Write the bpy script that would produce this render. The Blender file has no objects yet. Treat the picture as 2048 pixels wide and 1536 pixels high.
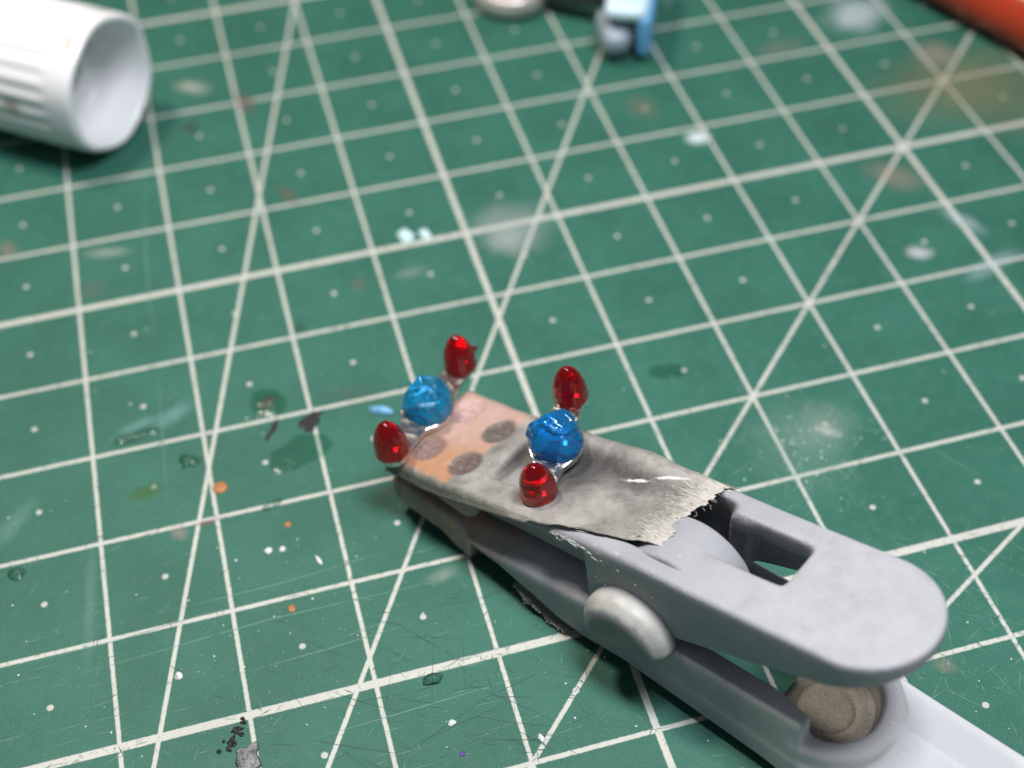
import bpy, bmesh, math, random
import numpy as np
from mathutils import Vector, Matrix, noise as mnoise

S = bpy.context.scene
COL = S.collection
S.unit_settings.scale_length = 0.01          # one unit = one centimetre (one grid cell of the mat)
rnd = random.Random(7)
RG = np.random.default_rng(11)

# ------------------------------------------------------------------ camera
CR = np.array([[0.9636227876706613, -0.2664508456971347, -0.020858329489803873],
               [-0.2097626006165349, -0.705625779595213, -0.6768248743605952],
               [0.16562238515494088, 0.6565791696344997, -0.7358485031157289]])
CC = np.array([1.711098829555418, -11.842432740686746, 9.675839204383621])
FPX = 2786.4268815
cam_d = bpy.data.cameras.new('camera')
cam = bpy.data.objects.new('camera', cam_d)
COL.objects.link(cam)
m = Matrix.Identity(4)
for i in range(3):
    m[i][0] = CR[0][i]; m[i][1] = -CR[1][i]; m[i][2] = -CR[2][i]; m[i][3] = CC[i]
cam.matrix_world = m
cam_d.sensor_width = 36.0
cam_d.lens = FPX / 2048 * 36.0
cam_d.clip_start = 0.1
cam_d.clip_end = 500
cam_d.dof.use_dof = True
cam_d.dof.focus_distance = 10.65
cam_d.dof.aperture_fstop = cam_d.lens * 1e-3 / (2 * 0.118)
S.camera = cam

# ------------------------------------------------------------------ room light
W = bpy.data.worlds.new('World'); S.world = W; W.use_nodes = True
bg = W.node_tree.nodes['Background']
bg.inputs[0].default_value = (0.84, 0.88, 1.0, 1)
bg.inputs[1].default_value = 0.125

def area(name, loc, target, size, power, col):
    d = bpy.data.lights.new(name, 'AREA'); d.shape = 'DISK'; d.size = size; d.energy = power; d.color = col
    o = bpy.data.objects.new(name, d); COL.objects.link(o); o.location = loc
    o.rotation_euler = (Vector(target) - Vector(loc)).to_track_quat('-Z', 'Y').to_euler()
    return o
bar_lamp = area('ceiling_lamp_light', (6.6, -7.8, 21.5), (3.9, -4.2, 0), 3.5, 5400, (0.93, 0.96, 1.0))
bar_lamp.data.shape = 'RECTANGLE'; bar_lamp.data.size_y = 8.5          # a tube lamp: long towards the back of the bench
area('desk_lamp_light', (-2.5, 4.0, 20.3), (3.5, -4, 0), 3.0, 3100, (1.0, 0.88, 0.74))

S.view_settings.view_transform = 'Standard'
S.view_settings.look = 'None'
S.view_settings.exposure = 0.0
S.view_settings.gamma = 1.0
S.cycles.use_denoising = True
S.cycles.max_bounces = 14
S.cycles.transmission_bounces = 12
S.cycles.caustics_refractive = True
S.cycles.caustics_reflective = False
S.cycles.blur_glossy = 0.3
S.cycles.sample_clamp_indirect = 6

# ------------------------------------------------------------------ helpers
def at(px, py, z=0.0):
    """point of the place at height z seen at a pixel of the 2048 px photograph"""
    d = CR.T @ np.array([(px - 1024) / FPX, (py - 768) / FPX, 1.0])
    k = (z - CC[2]) / d[2]
    return CC + k * d

def link(name, me, mats, parent=None, smooth=True):
    o = bpy.data.objects.new(name, me); COL.objects.link(o)
    for mt in (mats if isinstance(mats, (list, tuple)) else [mats]):
        me.materials.append(mt)
    if smooth:
        me.polygons.foreach_set('use_smooth', [True] * len(me.polygons))
    if parent is not None:
        o.parent = parent
    return o

def mesh(name, verts, faces):
    me = bpy.data.meshes.new(name)
    me.from_pydata([tuple(v) for v in verts], [], [tuple(f) for f in faces]); me.update()
    return me

def tag(o, label, cat, group=None):
    o['label'] = label; o['category'] = cat
    if group: o['group'] = group
    return o

def empty(name, loc, rz=0.0):
    o = bpy.data.objects.new(name, None); COL.objects.link(o); o.location = loc; o.rotation_euler = (0, 0, rz)
    o.empty_display_size = 0.1
    return o

def surface_nets(f, lo, hi, h):
    """mesh of the zero surface of f(x, y, z), f < 0 inside"""
    n = [int(math.ceil((hi[i] - lo[i]) / h)) + 1 for i in range(3)]
    xs = [lo[i] + h * np.arange(n[i]) for i in range(3)]
    X, Y, Z = np.meshgrid(*xs, indexing='ij')
    F = f(X, Y, Z).astype(np.float32)
    inside = F < 0
    cells = tuple(k - 1 for k in n)
    cnt = np.zeros(cells, np.int8); acc = np.zeros(cells + (3,), np.float32)
    corner = [(i, j, k) for i in (0, 1) for j in (0, 1) for k in (0, 1)]
    def sl(c): return tuple(slice(c[a], c[a] + cells[a]) for a in range(3))
    for a in range(3):
        for c in corner:
            if c[a]: continue
            d = list(c); d[a] = 1; d = tuple(d)
            A, B = F[sl(c)], F[sl(d)]
            cross = (A < 0) != (B < 0)
            t = np.where(cross, A / np.where(A - B == 0, 1, A - B), 0)
            cnt += cross
            for b in range(3):
                acc[..., b] += np.where(cross, c[b] + (t if b == a else 0), 0)
    act = cnt > 0
    idx = -np.ones(cells, np.int64); idx[act] = np.arange(act.sum())
    base = np.argwhere(act)
    V = (base + acc[act] / cnt[act][:, None]) * h + np.array(lo)
    quads = []
    for a in range(3):
        b, c = (a + 1) % 3, (a + 2) % 3
        s0 = [slice(None)] * 3; s1 = [slice(None)] * 3
        s0[a] = slice(0, n[a] - 1); s1[a] = slice(1, n[a])
        I0, I1 = inside[tuple(s0)], inside[tuple(s1)]
        ch = np.argwhere(I0 != I1)
        ok = (ch[:, b] > 0) & (ch[:, c] > 0) & (ch[:, b] < n[b] - 1) & (ch[:, c] < n[c] - 1)
        ch = ch[ok]
        flip = I0[tuple(ch.T)]
        def cell(db, dc):
            e = ch.copy(); e[:, b] += db; e[:, c] += dc
            return idx[tuple(e.T)]
        q = np.stack([cell(-1, -1), cell(0, -1), cell(0, 0), cell(-1, 0)], 1)
        q[~flip] = q[~flip][:, ::-1]
        quads.append(q)
    Q = np.concatenate(quads); Q = Q[(Q >= 0).all(1)]
    me = bpy.data.meshes.new('solid')
    me.vertices.add(len(V)); me.vertices.foreach_set('co', V.astype(np.float32).ravel())
    me.loops.add(Q.size); me.loops.foreach_set('vertex_index', Q.astype(np.int32).ravel())
    me.polygons.add(len(Q))
    me.polygons.foreach_set('loop_start', np.arange(0, Q.size, 4, dtype=np.int32))
    me.update(calc_edges=True); me.validate()
    return me

def smax(a, b, k=0.04): return 0.5 * (a + b + np.sqrt((a - b) ** 2 + k * k))
def smin(a, b, k=0.04): return 0.5 * (a + b - np.sqrt((a - b) ** 2 + k * k))
def smaxs(k, *v):
    r = v[0]
    for w in v[1:]: r = smax(r, w, k)
    return r
def rbox(X, Y, Z, lo, hi, k=0.03):
    """rounded box, open sides with None"""
    r = None
    for A, l, u in ((X, lo[0], hi[0]), (Y, lo[1], hi[1]), (Z, lo[2], hi[2])):
        for v in ((None if l is None else l - A), (None if u is None else A - u)):
            if v is not None: r = v if r is None else smax(r, v, k)
    return r
def curve(xs, ys, w=0.12):
    """smoothed piecewise-linear profile"""
    g = np.linspace(xs[0] - 1, xs[-1] + 1, 1400)
    y = np.interp(g, xs, ys); n = max(3, int(w / (g[1] - g[0])) | 1)
    y = np.convolve(np.pad(y, n // 2, mode='edge'), np.ones(n) / n, 'valid')
    return lambda s: np.interp(s, g, y)

# ------------------------------------------------------------------ node helpers
class NT:
    def __init__(s, name, tree=None):
        if tree is None:
            s.mat = bpy.data.materials.new(name); s.mat.use_nodes = True; s.t = s.mat.node_tree
            s.t.nodes.clear()
            s.out = s.t.nodes.new('ShaderNodeOutputMaterial')
        else:
            s.t = tree
    def n(s, typ, inp=(), **kw):
        nd = s.t.nodes.new(typ)
        for k, v in kw.items(): setattr(nd, k, v)
        for k, v in (inp.items() if isinstance(inp, dict) else enumerate(inp)):
            if v is None: continue
            if isinstance(v, bpy.types.NodeSocket): s.t.links.new(v, nd.inputs[k])
            else:
                if isinstance(v, (tuple, list)) and len(v) == 3 and nd.inputs[k].type == 'RGBA': v = (*v, 1)
                nd.inputs[k].default_value = v
        return nd
    def m(s, op, a, b=None, c=None, clamp=False): return s.n('ShaderNodeMath', (a, b, c), operation=op, use_clamp=clamp).outputs[0]
    def vm(s, op, a, b=None):
        nd = s.n('ShaderNodeVectorMath', (a, b), operation=op)
        return nd.outputs['Value'] if op in ('LENGTH', 'DOT_PRODUCT', 'DISTANCE') else nd.outputs[0]
    def mix(s, f, a, b, blend='MIX'):
        return s.n('ShaderNodeMix', {0: f, 6: a, 7: b}, data_type='RGBA', blend_type=blend).outputs[2]
    def noise(s, vec, scale, detail=3, rough=0.55, dist=0.0):
        return s.n('ShaderNodeTexNoise', {'Vector': vec, 'Scale': scale, 'Detail': detail, 'Roughness': rough, 'Distortion': dist}).outputs[0]
    def ss(s, x, a, b, lo=0.0, hi=1.0):
        return s.n('ShaderNodeMapRange', {0: x, 1: a, 2: b, 3: lo, 4: hi}, interpolation_type='SMOOTHSTEP').outputs[0]
    def obj(s): return s.n('ShaderNodeTexCoord').outputs['Object']
    def sep(s, v): return s.n('ShaderNodeSeparateXYZ', (v,)).outputs
    def map(s, v, scale=(1, 1, 1), rot=(0, 0, 0), loc=(0, 0, 0)):
        return s.n('ShaderNodeMapping', {0: v, 1: loc, 2: rot, 3: scale}).outputs[0]
    def spot(s, P, c, rx, ry, ang=0.0, nz=None, amp=0.5, soft=0.5):
        """mask of one soft-edged stain: 1 inside, 0 outside"""
        q = s.map(s.vm('SUBTRACT', P, (c[0], c[1], 0)), rot=(0, 0, -ang))
        q = s.vm('MULTIPLY', q, (1 / rx, 1 / ry, 0))
        d = s.vm('LENGTH', q)
        if nz is not None: d = s.m('ADD', d, s.m('MULTIPLY', s.m('SUBTRACT', nz, 0.5), amp * 2))
        return s.ss(d, 1.0 + soft * 0.5, 1.0 - soft)
    def bump(s, h, dist, strength=1.0, normal=None):
        return s.n('ShaderNodeBump', {'Height': h, 'Distance': dist, 'Strength': strength, 'Normal': normal}).outputs[0]
    def bsdf(s, **kw):
        b = s.n('ShaderNodeBsdfPrincipled', {k.replace('_', ' '): v for k, v in kw.items()})
        s.t.links.new(b.outputs[0], s.out.inputs[0])
        return s.mat

def plain(name, col, rough=0.5, bump=0.0, bscale=40.0, var=0.0, **kw):
    t = NT(name); P = t.obj()
    nz = t.noise(P, bscale, 3)
    c = (*col, 1)
    if var:
        c = t.mix(t.ss(t.noise(P, bscale * 0.2, 4), 0.3, 0.7), tuple(x * (1 - var) for x in col), tuple(min(1, x * (1 + var)) for x in col))
    return t.bsdf(Base_Color=c, Roughness=rough, Normal=t.bump(nz, bump, 1.0) if bump else None, **kw)

# ------------------------------------------------------------------ cutting mat
def mat_material():
    t = NT('printed green vinyl'); P = t.obj()
    x, y, z = t.sep(P)
    fine = t.noise(P, 55, 2); mid = t.noise(P, 7, 4); big = t.noise(P, 1.1, 4); rag = t.noise(P, 30, 3)
    wob = t.m('MULTIPLY', t.m('SUBTRACT', rag, 0.5), 0.012)
    def line(d, w):                                   # d: distance to a line, w: half width
        return t.ss(t.m('ADD', d, wob), w + 0.006, w - 0.006)
    def grid(c): return t.m('PINGPONG', c, 0.5)
    def every(c, off, per):                           # distance to lines at off + k*per
        return t.m('PINGPONG', t.m('ADD', c, -off + per * 40), per / 2)
    gx, gy = every(x, 0, 1), every(y, 0, 1)
    L = t.m('MAXIMUM', line(gx, 0.0175), line(gy, 0.020))
    L = t.m('MAXIMUM', L, t.m('MAXIMUM', line(every(x, 4, 5), 0.028), line(every(y, -1, 5), 0.036)))
    for (px, py), ang in (((5.0, -5.0), 45.0), ((1.99, 0.22), 74.8), ((3.99, -2.34), 59.8), ((7.0, -6.385), 29.2)):
        nx, ny = -math.sin(math.radians(ang)), math.cos(math.radians(ang))
        d = t.m('ABSOLUTE', t.m('ADD', t.m('ADD', t.m('MULTIPLY', x, nx), t.m('MULTIPLY', y, ny)), -(px * nx + py * ny)))
        L = t.m('MAXIMUM', L, line(d, 0.0185))
    ux, uy = t.m('SUBTRACT', 0.5, gx), t.m('SUBTRACT', 0.5, gy)
    r = t.m('SQRT', t.m('ADD', t.m('MULTIPLY', ux, ux), t.m('MULTIPLY', uy, uy)))
    L = t.m('MAXIMUM', L, t.m('MULTIPLY', t.ss(r, 0.032, 0.022), .9))
    # worn print
    wear = t.ss(t.m('ADD', t.noise(P, 18, 5, 0.7), t.m('MULTIPLY', t.m('SUBTRACT', big, 0.5), 0.35)), 0.55, 0.68)
    L = t.m('MULTIPLY', L, t.m('SUBTRACT', t.m('ADD', 0.86, t.m('MULTIPLY', t.ss(big, .3, .7), .12)), t.m('MULTIPLY', wear, 0.50)))
    green = t.mix(t.ss(big, 0.3, 0.72), (0.022, 0.110, 0.078, 1), (0.031, 0.138, 0.100, 1))
    green = t.mix(t.m('MULTIPLY', t.ss(mid, 0.45, 0.75), 0.35), green, (0.050, 0.160, 0.122, 1))
    green = t.mix(t.m('MULTIPLY', t.ss(fine, 0.50, 0.78), 0.42), green, (0.095, 0.22, 0.175, 1))
    col = t.mix(L, green, (0.56, 0.555, 0.515, 1))
    # dust, paint and stains that lie on the mat
    st = [  # centre, rx, ry, angle, colour, strength, soft
        (at(1020, 455), 0.40, 0.42, 0.4, (0.30, 0.33, 0.33), 0.50, 0.8),
        (at(1015, 480), 0.20, 0.22, 0.0, (0.40, 0.42, 0.42), 0.35, 0.9),
        (at(1712, 28), 0.42, 0.33, 0.5, (0.42, 0.48, 0.52), 0.75, 0.8),
        (at(1900, 165), 0.95, 0.62, 0.3, (0.20, 0.15, 0.07), 0.42, 0.9),
        (at(2030, 190), 0.80, 0.70, 0.2, (0.20, 0.15, 0.07), 0.30, 0.9),
        (at(1870, 108), 0.30, 0.25, 0.6, (0.30, 0.24, 0.20), 0.45, 0.8),
        (at(1790, 352), 0.34, 0.20, -0.9, (0.34, 0.22, 0.17), 0.36, 0.9),
        (at(1838, 505), 0.14, 0.10, -0.4, (0.50, 0.50, 0.54), 0.70, 0.7),
        (at(1985, 530), 0.34, 0.10, 0.35, (0.36, 0.46, 0.50), 0.40, 0.9),
        (at(1925, 440), 0.10, 0.28, 0.5, (0.42, 0.50, 0.56), 0.42, 0.9),
        (at(1640, 855), 0.34, 0.26, 0.3, (0.24, 0.28, 0.25), 0.40, 0.9),
        (at(1600, 890), 0.50, 0.55, 0.2, (0.13, 0.25, 0.20), 0.40, 0.9),
        (at(1655, 862), 0.12, 0.06, -0.7, (0.42, 0.43, 0.41), 0.60, 0.9),
        (at(1395, 275), 0.14, 0.12, 0.0, (0.70, 0.78, 0.80), 0.75, 0.7),
        (at(1285, 215), 0.16, 0.22, 0.2, (0.22, 0.13, 0.09), 0.34, 0.9),
        (at(345, 830), 0.22, 0.09, 0.6, (0.22, 0.40, 0.41), 0.34, 0.95),
        (at(280, 848), 0.20, 0.06, 0.3, (0.20, 0.38, 0.38), 0.35, 0.9),
        (at(290, 985), 0.17, 0.09, 0.1, (0.030, 0.105, 0.02), 0.70, 0.5),
        (at(705, 785), 0.34, 0.10, -0.1, (0.05, 0.10, 0.085), 0.50, 0.9),
        (at(380, 255), 0.12, 0.13, 0.1, (0.03, 0.055, 0.05), 0.65, 0.6),
        (at(490, 205), 0.11, 0.22, 0.2, (0.12, 0.06, 0.06), 0.65, 0.8),
        (at(575, 390), 0.07, 0.18, 0.35, (0.13, 0.08, 0.06), 0.60, 0.8),
        (at(385, 175), 0.13, 0.22, 0.9, (0.42, 0.42, 0.36), 0.50, 0.8),
        (at(15, 500), 0.10, 0.16, 0.2, (0.25, 0.18, 0.15), 0.50, 0.8),
        (at(185, 580), 0.18, 0.16, 0.4, (0.10, 0.11, 0.10), 0.35, 0.8),
        (at(215, 505), 0.24, 0.08, -0.2, (0.40, 0.42, 0.38), 0.40, 0.8),
        (at(30, 1045), 0.28, 0.10, 0.9, (0.14, 0.28, 0.23), 0.35, 0.9),
        (at(715, 570), 0.07, 0.10, 0.0, (0.13, 0.10, 0.08), 0.50, 0.8),
        (at(820, 545), 0.18, 0.08, 0.1, (0.20, 0.27, 0.23), 0.45, 0.8),
        (at(600, 655), 0.07, 0.05, 0.0, (0.02, 0.045, 0.04), 0.65, 0.8),
        (at(1655, 250), 0.20, 0.22, 0.8, (0.025, 0.10, 0.07), 0.55, 0.8),
        (at(1490, 590), 0.16, 0.14, 0.0, (0.03, 0.10, 0.075), 0.45, 0.8),
        (at(1560, 95), 0.34, 0.16, 0.2, (0.16, 0.17, 0.14), 0.45, 0.8),
        (at(900, 900), 0.05, 0.05, 0.0, (0.06, 0.08, 0.07), 0.0, 0.8),
        (at(770, 985), 0.07, 0.05, 0.3, (0.08, 0.09, 0.06), 0.55, 0.8),
        (at(1890, 1330), 0.10, 0.07, -0.5, (0.22, 0.18, 0.14), 0.50, 0.8),
        (at(885, 1150), 0.13, 0.07, 0.2, (0.34, 0.38, 0.34), 0.35, 0.9),
        (at(358, 1065), 0.07, 0.09, 0.4, (0.30, 0.22, 0.20), 0.50, 0.9),
        (at(415, 1045), 0.09, 0.04, 0.1, (0.14, 0.07, 0.05), 0.55, 0.6),
        (at(180, 1200), 0.05, 0.55, -0.1, (0.14, 0.26, 0.22), 0.35, 0.9),
    ]
    for c, rx, ry, ang, cl, k, soft in st:
        msk = t.spot(P, c, rx, ry, ang, t.noise(P, 1.6 / max(rx, ry), 4, 0.6), 0.55, soft)
        col = t.mix(t.m('MULTIPLY', msk, k), col, (*cl, 1))
    hgt = t.m('ADD', t.m('MULTIPLY', fine, 0.7), t.m('MULTIPLY', t.noise(P, 140, 1), 0.3))
    nrm = t.bump(hgt, 0.006, 0.9)
    nrm = t.bump(mid, 0.012, 0.6, nrm)
    ro = t.m('ADD', 0.46, t.m('MULTIPLY', t.ss(mid, 0.3, 0.7), 0.14))
    return t.bsdf(Base_Color=col, Roughness=ro, Normal=nrm, Specular_IOR_Level=0.30)

def build_mat():
    bm = bmesh.new()
    x0, x1, y0, y1, th = -11.0, 22.0, -16.0, 14.0, 0.28
    bmesh.ops.create_cube(bm, size=1.0)
    for v in bm.verts:
        v.co.x = x0 if v.co.x < 0 else x1; v.co.y = y0 if v.co.y < 0 else y1; v.co.z = -th if v.co.z < 0 else 0.0
    bmesh.ops.bevel(bm, geom=[e for e in bm.edges], offset=0.05, segments=2, affect='EDGES')
    me = bpy.data.meshes.new('cutting_mat'); bm.to_mesh(me); bm.free()
    o = link('cutting_mat', me, mat_material(), smooth=False)
    tag(o, 'worn green cutting mat printed with a white centimetre grid, lying under everything', 'cutting mat')
build_mat()

# ------------------------------------------------------------------ spring clip
A0 = math.radians(-56.0)
O0 = np.array([2.55, -4.35, 0.0])
ZT = curve([-0.2, 0, .37, .75, 1.2, 1.6, 2.0, 2.3, 2.6, 3.0, 3.45, 3.95, 4.6],
           [.60, .63, .72, .84, 1.0, 1.13, 1.26, 1.335, 1.405, 1.49, 1.60, 1.725, 1.86], 0.25)
WID = 1.06
HOLES = ((.555, .72), (.575, .28), (.13, .80), (.165, .28))
GC = (.90, .55)                                # middle of the groove across the jaw

def clip_material():
    t = NT('grey sprayed plastic'); P = t.obj(); s, w, z = t.sep(P)
    big = t.noise(P, 2.2, 4); mid = t.noise(P, 9, 4); fine = t.noise(P, 85, 2)
    base = t.mix(t.ss(big, 0.3, 0.7), (0.300, 0.306, 0.334, 1), (0.352, 0.358, 0.386, 1))
    # pale primer overspray towards the tail of the lower arm
    tail = t.ss(t.m('ADD', s, t.m('MULTIPLY', t.m('SUBTRACT', mid, 0.5), 0.35)), 3.2, 4.2)
    tail = t.m('MULTIPLY', tail, t.ss(z, 1.1, .9))
    base = t.mix(t.m('MULTIPLY', tail, 0.95), base, (0.68, 0.67, 0.69, 1))
    flo = t.m('MULTIPLY', t.ss(z, .36, .315), t.m('MULTIPLY', t.ss(s, 3.5, 3.62), t.ss(s, 4.42, 4.34)))
    flo = t.m('MULTIPLY', flo, t.m('MULTIPLY', t.ss(w, .10, .16), t.ss(w, .98, .9)))
    base = t.mix(flo, base, t.mix(t.ss(t.noise(P, 60, 3, .7), .45, .62), (0.40, 0.375, 0.335, 1), (0.30, 0.28, 0.25, 1)))
    # brown and tan paint at the jaws
    jaw = t.ss(t.m('ADD', s, t.m('MULTIPLY', t.m('SUBTRACT', mid, 0.5), 0.7)), 1.55, 0.65)
    base = t.mix(t.m('MULTIPLY', jaw, 0.85), base, t.mix(t.ss(t.noise(P, 5, 3), 0.42, 0.62), (0.270, 0.205, 0.170, 1), (0.46, 0.270, 0.175, 1)))
    # tan dust along the arm, grime specks
    tan = t.m('MULTIPLY', t.ss(t.noise(t.map(P, (1.0, 4, 4)), 2.5, 4), 0.52, 0.68), t.ss(s, 2.3, 1.2))
    base = t.mix(t.m('MULTIPLY', tan, 0.5), base, (0.34, 0.26, 0.19, 1))
    spk = t.ss(t.noise(P, 34, 2), 0.735, 0.77)
    base = t.mix(t.m('MULTIPLY', spk, 0.75), base, (0.03, 0.03, 0.035, 1))
    wsp = t.m('MULTIPLY', t.ss(t.noise(t.map(P, (1, 1, 1.6), loc=(3, 1, 2)), 15, 3), 0.66, 0.72), t.m('MULTIPLY', t.ss(s, 1.7, 2.2), t.ss(s, 3.3, 2.7)))
    base = t.mix(t.m('MULTIPLY', wsp, 0.6), base, (0.62, 0.65, 0.66, 1))
    pad = t.m('MULTIPLY', t.ss(s, 2.6, 3.6), t.m('MULTIPLY', t.ss(z, 1.2, 1.4), t.ss(t.noise(P, 7, 6, .7), .15, .70)))  # paler blotches over the thumb pad end of the upper arm
    base = t.mix(t.m('MULTIPLY', pad, .40), base, (0.52, 0.52, 0.55, 1))
    mot = t.m('MULTIPLY', t.ss(t.noise(P, 120, 2), 0.5, 0.75), 0.16)
    base = t.mix(mot, base, (0.10, 0.10, 0.11, 1))
    n = t.bump(fine, 0.006, 0.6); n = t.bump(mid, 0.012, 0.5, n)
    return t.bsdf(Base_Color=base, Roughness=t.m('ADD', 0.42, t.m('MULTIPLY', mid, 0.25)), Normal=n, Specular_IOR_Level=0.4)

M_CLIP = clip_material()
clip = empty('spring_clip', tuple(O0), A0)
tag(clip, 'grey plastic spring clip with a rounded thumb pad, lying on the green mat', 'clip')

def upper_arm(X, Y, Z):
    zt = ZT(X)
    # plan outline with round thumb pad and slightly rounded front corners
    hw = WID / 2; cy = hw
    lat = np.abs(Y - cy) - hw
    pad = np.sqrt(np.maximum(X - 4.03, 0) ** 2 + (Y - cy) ** 2) - hw
    plan = np.maximum(lat, pad)
    plan = smax(plan, -.05 - X, 0.14)
    dip = sum(.06 * np.clip(1.25 - np.hypot(X - a, (Y - b) * .85) / .16, 0, 1) for a, b in HOLES)
    dip = dip + .15 / (1 + np.exp(-(X - .86) / .015)) / (1 + np.exp((X - 1.50) / .03)) / (1 + np.exp(-(Y - .22) / .015)) / (1 + np.exp((Y - .86) / .015))
    dip = dip + .09 * np.exp(-((X - 1.8) / .5) ** 4) * np.exp(-((Y - .62) / .3) ** 4)
    top = Z - zt + dip
    zb = np.interp(X, [0, .8, .9, .96, 1.2, 2.02, 2.1, 2.78, 2.84, 3.52, 4.1, 4.6],
                   [.50, .51, .60, .83, .90, 1.10, .52, .66, .78, 1.13, 1.44, 1.70])
    bot = np.clip(zb - Z, -0.4, 0.4)
    body = smax(smax(plan, top, np.interp(X, [1.8, 2.5], [.085, .042])), bot, 0.022)
    # hollow from below
    cav = rbox(X, Y, Z, (1.0, .13, None), (3.72, WID - .13, None), 0.05)
    cav = smax(cav, Z - (zt - .20), 0.04)
    body = smax(body, -cav, 0.035)
    # recessed web under the front half
    web = rbox(X, Y, Z, (.80, .165, None), (2.16, WID - .165, None), 0.03)
    web = smaxs(0.03, web, Z - (zt - .1), np.interp(X, [.8, .9, 1.05, 1.28, 1.8, 2.05, 2.2], [.50, .48, .515, .575, .68, .725, .74]) - Z)
    body = smin(body, web, 0.02)
    # openings
    o1 = rbox(X, Y, Z, (1.75, .19, .9), (2.79, .94, None), 0.06)
    o2 = rbox(X, Y, Z, (2.5, .40, .5), (3.47, .83, None), 0.035)
    body = smax(body, -o1, 0.026)
    body = smax(body, -o2, 0.022)
    # cross member that closes the far side of the first opening
    lug = rbox(X, Y, Z, (2.74, .81, .72), (2.98, .95, None), 0.04)
    lug = smax(lug, Z - (zt - .05), 0.03)
    body = smin(body, lug, 0.02)
    return body

def lower_arm(X, Y, Z):
    hw = WID / 2; cy = hw
    zt = np.interp(X, [-.1, 0, .3, .7, .8, .86, 1.05, 1.28, 1.8, 2.05, 2.3, 2.78, 2.86, 4.0, 4.2],
                   [.445, .44, .415, .455, .47, .44, .49, .55, .655, .70, .63, .60, .715, .84, .86])
    zb = np.interp(X, [-.1, -.05, .02, .10, .50, .57, .63, .69, .75, .82, .86, .885, .90, 1.2, 1.55, 1.85, 2.2],
                   [.26, .20, .14, .12, .12, .105, .07, .04, .03, .03, .05, .10, .28, .28, .20, .12, .11])
    wide = np.interp(X, [.78, .92, 2.1, 2.5], [.02, .065, .065, .02])      # the lower arm stands out past the upper lip
    lat = np.abs(Y - cy) - hw - wide
    front = smaxs(0.028, lat, -.06 - X, Z - zt, zb - Z)
    front = smax(front, X - 4.02, 0.03)
    # bevelled shoulder along the arm
    front = smax(front, (np.abs(Y - cy) - hw - wide + np.interp(X, [.7, .9, 2.0, 2.3], [.04, .17, .17, .06])) * 0.60 + (Z - zt) * 0.78 , 0.03)
    slot = rbox(X, Y, Z, (2.15, .17, None), (4.3, WID - .17, None), 0.04)
    front = smax(front, -slot, 0.03)
    # outer skirt below the seam
    skirt = smaxs(0.025, np.abs(Y - cy) - hw - .026, 1.98 - X, X - 8.0, Z - .36, .11 - Z)
    skirt = smax(skirt, -rbox(X, Y, Z, (1.5, .12, None), (4.4, WID - .12, None), 0.03), 0.02)
    d = smin(front, skirt, 0.012)
    # pocket floor and ring
    R = np.sqrt((X - 3.96) ** 2 + (Y - .53) ** 2)
    floor = smaxs(0.03, R - .5, 3.64 - X, Z - .31, .14 - Z)
    fl2 = smaxs(0.03, np.abs(Y - cy) - hw + .1, 3.64 - X, X - 4.3, Z - .31, .14 - Z)
    floor = smin(floor, fl2, 0.02)
    floor = np.maximum(floor, -smaxs(0.005, np.abs(R - .215) - .010, .292 - Z))
    d = smin(d, floor, 0.02)
    ring = smaxs(0.05, R - .56, .375 - R - .12 * (Z - .4), Z - np.interp(X, [3.9, 4.45], [.56, .54]), .12 - Z, 3.93 - X)
    d = smin(d, ring, 0.04)
    # long tail: two facets and a ridge
    tw = hw
    ridge = .53 - np.abs(Y - .62) * np.where(Y > .62, .44, .36)
    tail = smaxs(0.03, np.abs(Y - cy) - tw, 4.28 - X, Z - ridge, .12 - Z)
    d = smin(d, tail, 0.02)
    keep = smaxs(0.03, .355 - R - .12 * (Z - .4), -(Z - .315))      # clear the pocket
    clear = np.maximum(R - .365 - .12 * (Z - .4), .318 - Z)
    clear = np.maximum(clear, -(X - 3.2))
    d = smax(d, -clear, 0.02)
    return d

ua = link('upper_arm', surface_nets(upper_arm, (-.15, -.1, .4), (4.75, 1.16, 2.0), .0165), M_CLIP, clip)
la = link('lower_arm', surface_nets(lower_arm, (-.15, -.16, 0.0), (7.6, 1.22, 1.0), .0165), M_CLIP, clip)

def drum(X, Y, Z):
    r = np.sqrt((X - 2.72) ** 2 + (Z - 1.0) ** 2)
    return smaxs(0.02, r - .455, .14 - Y, Y - .61)
link('spring_drum', surface_nets(drum, (2.2, .08, .48), (3.24, .68, 1.5), .016), M_CLIP, clip)

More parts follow.
